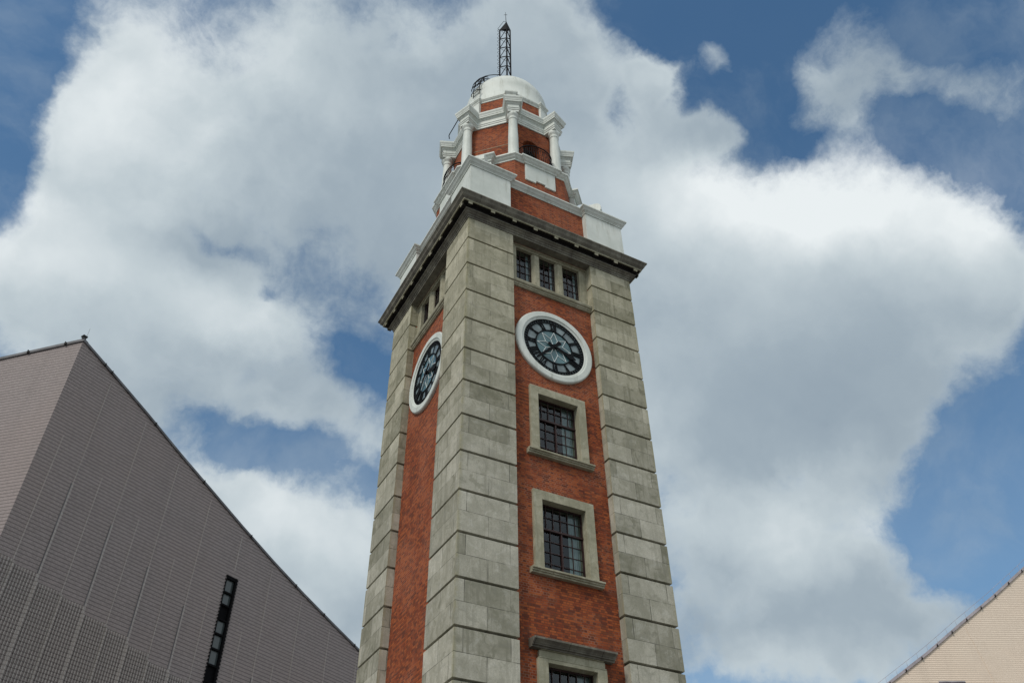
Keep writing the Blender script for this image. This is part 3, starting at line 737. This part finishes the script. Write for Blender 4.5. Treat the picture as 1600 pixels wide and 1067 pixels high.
HR = [(2.24, 39.35), (2.12, 39.75), (1.95, 40.18), (1.72, 40.62), (1.50, 41.0), (1.2, 41.45), (.9, 41.85), (.6, 42.22), (.38, 42.48)]
b = MB(); b.tube([fr(-.05, h, z) for h, z in HR], .020); b.tube([fr(-.05, 1.72, 40.62), fr(-.05, 1.45, 40.15)], .035); b.build('handrail', 'black_iron', lad)
# lattice mast
MZ0, MZ1 = 40.8, 47.62
def mp(x, y, z): return (x * .875 + y * .484 + .02, x * -.484 + y * .875, z)
b = MB(); CN = [(-.34, .02), (.05, -.06), (.25, .02), (.05, .26)]
for (x, y), r_ in zip(CN, (.042, .046, .042, .016)): b.tube([mp(x, y, MZ0), mp(x, y, MZ1)], r_, 4)
NS = 7; hs = (MZ1 - MZ0) / NS
for i in range(NS + 1):
    z = MZ0 + hs * i
    for k in range(4):
        p, q = CN[k], CN[(k + 1) % 4]
        b.tube([mp(*p, z), mp(*q, z)], .028 if k < 2 else .009, 4)
        if i < NS and k < 2: b.tube([mp(*p, z + (0 if k == 0 else hs)), mp(*q, z + (hs if k == 0 else 0))], .026, 4)
mast = b.build('lattice_mast', 'black_iron', T)
b = MB(); ap = mp(.05, .06, MZ1 + 1.05); CC = [(-.38, .02), (.05, -.07), (.29, .02), (.05, .10)]
for k in range(4): b.face([mp(*CC[k], MZ1), mp(*CC[(k + 1) % 4], MZ1), ap])
b.face([mp(x, y, MZ1) for x, y in CC]); b.build('pointed_cap', 'clock_black', mast)
b = MB(); b.tube([mp(.03, .06, MZ1 + .9), mp(.0, .06, MZ1 + 2.15)], [.022, .010], 6); b.tube([mp(-.09, .06, MZ1 + 1.85), mp(.10, .06, MZ1 + 1.85)], .012, 6)
b.build('finial', 'black_iron', mast)
b = MB()
for i in range(18):
    z = MZ0 + .15 + (MZ1 - MZ0 - .2) * i / 17
    b.tube([mp(-.34 - .13 * math.sin(math.pi * j / 8), .02, z - .17 + .34 * j / 8) for j in range(9)], .009, 6)
b.tube([mp(-.38, .02, MZ1 + .02), mp(-.45, .02, MZ1 + .18), mp(-.10, .05, MZ1 + 1.10), mp(0, .06, MZ1 + 1.0)], .012, 6)
b.build('climbing_rungs', 'black_iron', mast)
# iron balcony rails in front of the arched openings
for az in (-90, 180):
    fr = frame(az); pts = []
    for i in range(25):
        q = math.pi * i / 24; pts.append((-.80 * math.cos(q), 2.45 + .60 * math.sin(q) ** .8))
    b = MB(); b.tube([fr(t, d, 32.62) for t, d in pts], .028); b.tube([fr(t, d, 31.66) for t, d in pts], .018)
    b.tube([fr(t, d, 32.47) for t, d in pts], .012)
    rail = b.build('balcony_railing', 'black_iron', T); bb = MB()
    for i in range(1, 24):
        t, d = pts[i]; k = .93
        bb.tube([fr(t, d, 32.5), fr(t * 1.0, d + .00, 32.3), fr(t * 1.06, d + .05, 32.0), fr(t * 1.06, d + .05, 31.85), fr(t, d, 31.66)], .011, 6)
        if i % 2:
            bb.tube([fr(t + .03 * math.cos(v), d + .01, 32.2 + .06 * math.sin(v)) for v in [2 * math.pi * j / 8 for j in range(9)]], .008, 5)
    bb.build('balusters', 'black_iron', rail)
# bent conductor rod on the left side of the entablature
b = MB(); b.tube([(-2.84, -.75, 35.98), (-2.85, -.6, 36.06), (-2.85, .40, 36.10), (-2.85, .47, 36.06), (-2.80, .50, 35.88)], .022); b.build('conductor_rod', 'black_iron', T)

# ------------------------------------------------------------------ left building: grey-pink tiled hall
HX, HY = -16.243, 27.763
H = thing('tiled_hall', 'grey pink tiled building with sloping roofline and slit window, left of the clock tower', 'building', (0, 0, 0))
def lf(az):
    t = Vector((math.cos(R(az)), math.sin(R(az)))); n = Vector((t.y, -t.x))        # n points towards the viewer for az 28
    return lambda tt, d, z: (HX + t.x * tt + n.x * d, HY + t.y * tt + n.y * d, z)
f2 = lf(28.0)
ROOF = [(0, 38.93), (3, 37.72), (5.84, 36.55), (9.06, 35.12), (12.23, 33.82), (15.47, 32.48), (18.76, 31.20), (22, 30.05), (25.3, 28.98), (28.6, 27.95), (34, 26.4), (42, 24.6), (55, 22.8)]
def roof(t):
    for (a, za), (b_, zb) in zip(ROOF, ROOF[1:]):
        if a <= t <= b_: return za + (zb - za) * (t - a) / (b_ - a)
    return ROOF[-1][1]
b = MB(); ws0, ws1, wst = 15.05, 15.97, 28.79
tt = sorted({t for t, z in ROOF} | {ws0, ws1})
for a, c in zip(tt, tt[1:]):
    if ws0 <= a < ws1:
        b.face([f2(a, 0, wst), f2(c, 0, wst), f2(c, 0, roof(c)), f2(a, 0, roof(a))]); b.face([f2(a, 0, 0), f2(c, 0, 0), f2(c, 0, 12.0), f2(a, 0, 12.0)])
    else: b.face([f2(a, 0, 0), f2(c, 0, 0), f2(c, 0, roof(c)), f2(a, 0, roof(a))])
# tall light joints every 1.6 m; every second one runs to the roof
k = 0; t = 1.12
while t < 50:
    full = (k % 2 == 1); top = roof(t) - .55 if full else roof(t) - 6.3
    if k == 1: pass
    if not (ws0 - .2 < t < ws1 + .2): b.box(f2, t - .026, t + .026, -.02, .03, 0.1, top, mi=1)
    else: b.box(f2, t - .035, t + .035, -.02, .03, wst + .4, top, mi=1)
    if k % 2 == 1 and not (ws0 - .3 < t < ws1 + .3):   # the lower part of each main joint is a wider fold
        zt_ = roof(t) - 8.2; b.box(f2, t - .06, t + .05, -.02, .06, 0.1, zt_, mi=1); b.box(f2, t - .10, t - .06, -.02, .045, 0.1, zt_ - .05, mi=3)
    k += 1; t += 1.607
# ribbed zone, stepping down every 1.6 m
for k in range(-1, 18):
    a, c = 1.12 + 1.607 * k, 1.12 + 1.607 * (k + 1); top = 24.0 - .353 * (k + .5) if k >= 0 else 24.15; a = max(a, .02)
    if k >= 9: continue
    n_ = max(2, round((c - a) / .172)); top = math.floor(top / .2285) * .2285
    for i in range(n_):
        x = a + (c - a) * (i + .5) / n_; b.box(f2, x - .030, x + .030, -.02, .055, .1, top, mi=2)
    b.box(f2, a + .01, a + .10, -.02, .11, .1, top + .10, mi=2); b.box(f2, a + .10, a + .13, -.02, .05, .1, top, mi=3)
b.build('tiled_wall', ['grey_pink_tile', 'joint_strip', 'grey_rib_tile', 'coping_grey'], H)
f1 = lambda tt, d, z: (HX + math.cos(R(138)) * tt - math.sin(R(138)) * d * 1.0, HY + math.sin(R(138)) * tt + math.cos(R(138)) * d, z)
b = MB(); r1 = lambda t: 38.93 - .052 * t
b.face([f1(0, 0, 0), f1(40, 0, 0), f1(40, 0, r1(40)), f1(0, 0, r1(0))])
b.build('tiled_wall', 'grey_pink_tile', H)
# roof, coping and back of the hall
b = MB(); far = (HX - 10, HY + 42)
e1 = f1(40, 0, 0); bk = [(e1[0] + 42 * .469, e1[1] + 42 * .883), (f2(55, 0, 0)[0] - 10, f2(55, 0, 0)[1] + 25)]
b.face([f1(0, 0, 38.9), f1(40, 0, r1(40) - .03), (*bk[0], 30.0)])
for (a, za), (c, zc) in zip(ROOF, ROOF[1:]): b.face([f2(a, 0, za - .03), f2(c, 0, zc - .03), (*bk[0], 30.0)])
b.face([(*bk[0], 30.0), f2(55, 0, 22.77), (*bk[1], 20)])
b.face([(*bk[0], 0), (*bk[0], 30.0), f1(40, 0, r1(40)), f1(40, 0, 0)]); b.face([(*bk[0], 0), (*bk[0], 30), (*bk[1], 20), (*bk[1], 0)]); b.face([(*bk[1], 0), (*bk[1], 20), f2(55, 0, 22.8), f2(55, 0, 0)])
b.build('roof', 'coping_grey', H)
b = MB()
for (a, za), (c, zc) in zip(ROOF, ROOF[1:]):
    b.grid([[f2(x, -.35, z - .02), f2(x, .09, z - .02), f2(x, .09, z + .15), f2(x, -.35, z + .15)] for x, z in ((a, za), (c, zc))], capa=True, capb=True)
b.grid([[f1(x, -.35, z - .05)] + [f1(x, .09, z - .05), f1(x, .09, z + .15), f1(x, -.35, z + .15)] for x, z in ((-.1, 38.93), (40, r1(40)))], capa=True, capb=True)
b.build('roof_edge', 'coping_grey', H)
for t in (1.9, 2.5, 6.6, 11.4, 16.3, 21.2, 24.4, 28.0):
    b = MB(); b.box(f2, t - .05, t + .05, .0, .14, roof(t) - .05, roof(t) + .10); b.box(f2, t - .02, t + .02, .1, .17, roof(t) - .03, roof(t) + .15); b.build('roof_fitting', 'fitting_black', H)
for t in (1.2, 3.9, 7.0):
    b = MB(); b.box(f1, t - .07, t + .07, .0, .17, r1(t) - .06, r1(t) + .08); b.box(f1, t - .02, t + .02, .1, .2, r1(t) - .04, r1(t) + .14); b.build('roof_fitting', 'fitting_black', H)
b = MB(); b.box(f2, -.12, .08, -.12, .10, 39.05, 39.24); b.box(f2, -.18, .13, -.16, .14, 39.24, 39.32); b.tube([f2(.10, 0, 39.3), f2(.10, 0, 40.1)], .008, 6); b.build('corner_light', 'fitting_black', H)
# slit window
b = MB(); d_ = -.01
b.box(f2, ws0 - .02, ws0 + .09, -.35, d_, 12, wst); b.box(f2, ws1 - .11, ws1 + .02, -.35, d_ + .04, 12, wst); b.box(f2, ws0 + .09, ws1 - .11, -.35, d_, wst - .22, wst)
z = wst
for k in range(70):
    z = wst - .2285 * (k + .5)
    if z > 12: b.box(f2, ws1 + .02, ws1 + .08, -.1, .05, z - .05, z + .05); b.box(f2, ws0 - .07, ws0 - .02, -.1, .05, z - .05, z + .05)
levels = [28.57, 27.62, 26.75, 25.75, 24.78, 23.78, 22.75, 21.7, 20.7, 19.7, 18.7, 17.7, 16.7, 15.7, 14.7, 13.7, 12.7]
for z in levels[1:]: b.box(f2, ws0 + .09, ws1 - .11, -.3, -.02, z - .06, z + .06)
wf = b.build('slit_window', 'strip_frame', H)
for i, (za, zb) in enumerate(zip(levels, levels[1:])):
    b = MB(); b.face([f2(ws0 + .09, -.16, zb), f2(ws1 - .11, -.16, zb), f2(ws1 - .11, -.16, za), f2(ws0 + .09, -.16, za)])
    b.build('pane', 'strip_frame' if i in (2, 6, 10) else 'strip_glass', wf)

# ------------------------------------------------------------------ right building: beige tiled wing
K = 4.0 / 3.0
BX, BY = -12.027 + (38.212 + 12.027) * K, -22.059 + (10.743 + 22.059) * K
t_ = Vector((math.cos(R(152)), math.sin(R(152)))); n_ = Vector((-t_.y, t_.x)); n_ = n_ if n_.y < 0 else -n_
fb = lambda t, d, z: (BX + t_.x * t + n_.x * d, BY + t_.y * t + n_.y * d, z)
Bd = thing('tiled_wing', 'pale beige tiled building with a roofline climbing to the right, at lower right edge', 'building')
zz = lambda z: 1.6 + (z - 1.6) * K
pts = [(40.0, 6.5), (24, 15.8), (14.0, 22.6), (5.57 * K, zz(20.46)), (2.63 * K, zz(22.28)), (0, zz(24.06)), (-2.72 * K, zz(25.84)), (-5.64 * K, zz(27.89)), (-14, 41.4), (-24, 49.0), (-34, 55.0)]
b = MB(); sl0, sl1, slz = .94 * K, 2.57 * K, zz(20.57)
tt = sorted({p[0] for p in pts} | {sl0, sl1}, reverse=True)
def rb(t):
    for (a, za), (c, zc) in zip(pts, pts[1:]):
        if a >= t >= c: return za + (zc - za) * (a - t) / (a - c)
for a, c in zip(tt, tt[1:]):
    if sl1 >= a > sl0:
        b.face([fb(a, 0, slz), fb(c, 0, slz), fb(c, 0, rb(c)), fb(a, 0, rb(a))]); b.face([fb(a, 0, 0), fb(c, 0, 0), fb(c, 0, slz - 1.3), fb(a, 0, slz - 1.3)])
    else: b.face([fb(a, 0, 0), fb(c, 0, 0), fb(c, 0, rb(c)), fb(a, 0, rb(a))])
b.build('tiled_wall', 'beige_tile', Bd)
b = MB()                                        # faint pale fold down the wall
q = [(-.28 * K, zz(23.9)), (-.79 * K, zz(20.68)), (-1.1 * K, zz(18))]
for (a, za), (c, zc) in zip(q, q[1:]): b.grid([[fb(x, -.02, z), fb(x, .025, z), fb(x - .07, .025, z), fb(x - .07, -.02, z)] for x, z in ((a, za), (c, zc))], capa=True, capb=True)
b.build('wall_fold', 'beige_tile', Bd)
b = MB(); b.box(fb, sl0, sl1, -.6, -.3, slz - 1.35, slz); b.box(fb, sl0, sl1, -.3, .02, slz - .10, slz + .004)
for k in range(1, 4): x = sl0 + (sl1 - sl0) * k / 4; b.box(fb, x - .05, x + .05, -.3, -.05, slz - 1.3, slz - .1)
b.build('recessed_vent', 'coping_pale', Bd)
b = MB()
for (a, za), (c, zc) in zip(pts, pts[1:]):
    b.grid([[fb(x, -.5, z - .08), fb(x, .12, z - .08), fb(x, .12, z + .16), fb(x, -.5, z + .16)] for x, z in ((a, za), (c, zc))], capa=True, capb=True)
b.build('roof_edge', 'coping_pale', Bd)
b = MB(); bkp = [(fb(t, -30, 0)[0], fb(t, -30, 0)[1]) for t, z in pts]
for i in range(len(pts) - 1): b.face([fb(pts[i][0], 0, pts[i][1] - .03), fb(pts[i + 1][0], 0, pts[i + 1][1] - .03), (*bkp[i + 1], pts[i + 1][1] * .7), (*bkp[i], pts[i][1] * .7)])
b.face([fb(40, 0, 0), fb(40, 0, 6.5), (*bkp[0], 4.5), (*bkp[0], 0)]); b.face([fb(-34, 0, 0), fb(-34, 0, 55), (*bkp[-1], 38.5), (*bkp[-1], 0)])
b.face([(*bkp[0], 0), (*bkp[-1], 0)] + [(*bkp[i], pts[i][1] * .7) for i in range(len(pts) - 1, -1, -1)]); b.build('roof', 'coping_grey', Bd)
b = MB(); x = 7.43 * 1.3; posts = []
while x > -12:
    posts.append(x); x -= 1.05
b.tube([fb(x, -.15, rb(x) + .62) for x in posts], .014, 6)
for i, x in enumerate(posts): b.tube([fb(x, -.15, rb(x) + .1), fb(x, -.15, rb(x) + .62)], .011, 6)
b.build('roof_railing', 'coping_pale', Bd)
x = 7.43
while x > -10:
    b = MB(); b.box(fb, x - .055, x + .055, .0, .17, rb(x) - .12, rb(x) + .0); b.box(fb, x - .02, x + .02, .12, .2, rb(x) - .1, rb(x) + .08); b.build('roof_fitting', 'fitting_black', Bd); x -= 1.62
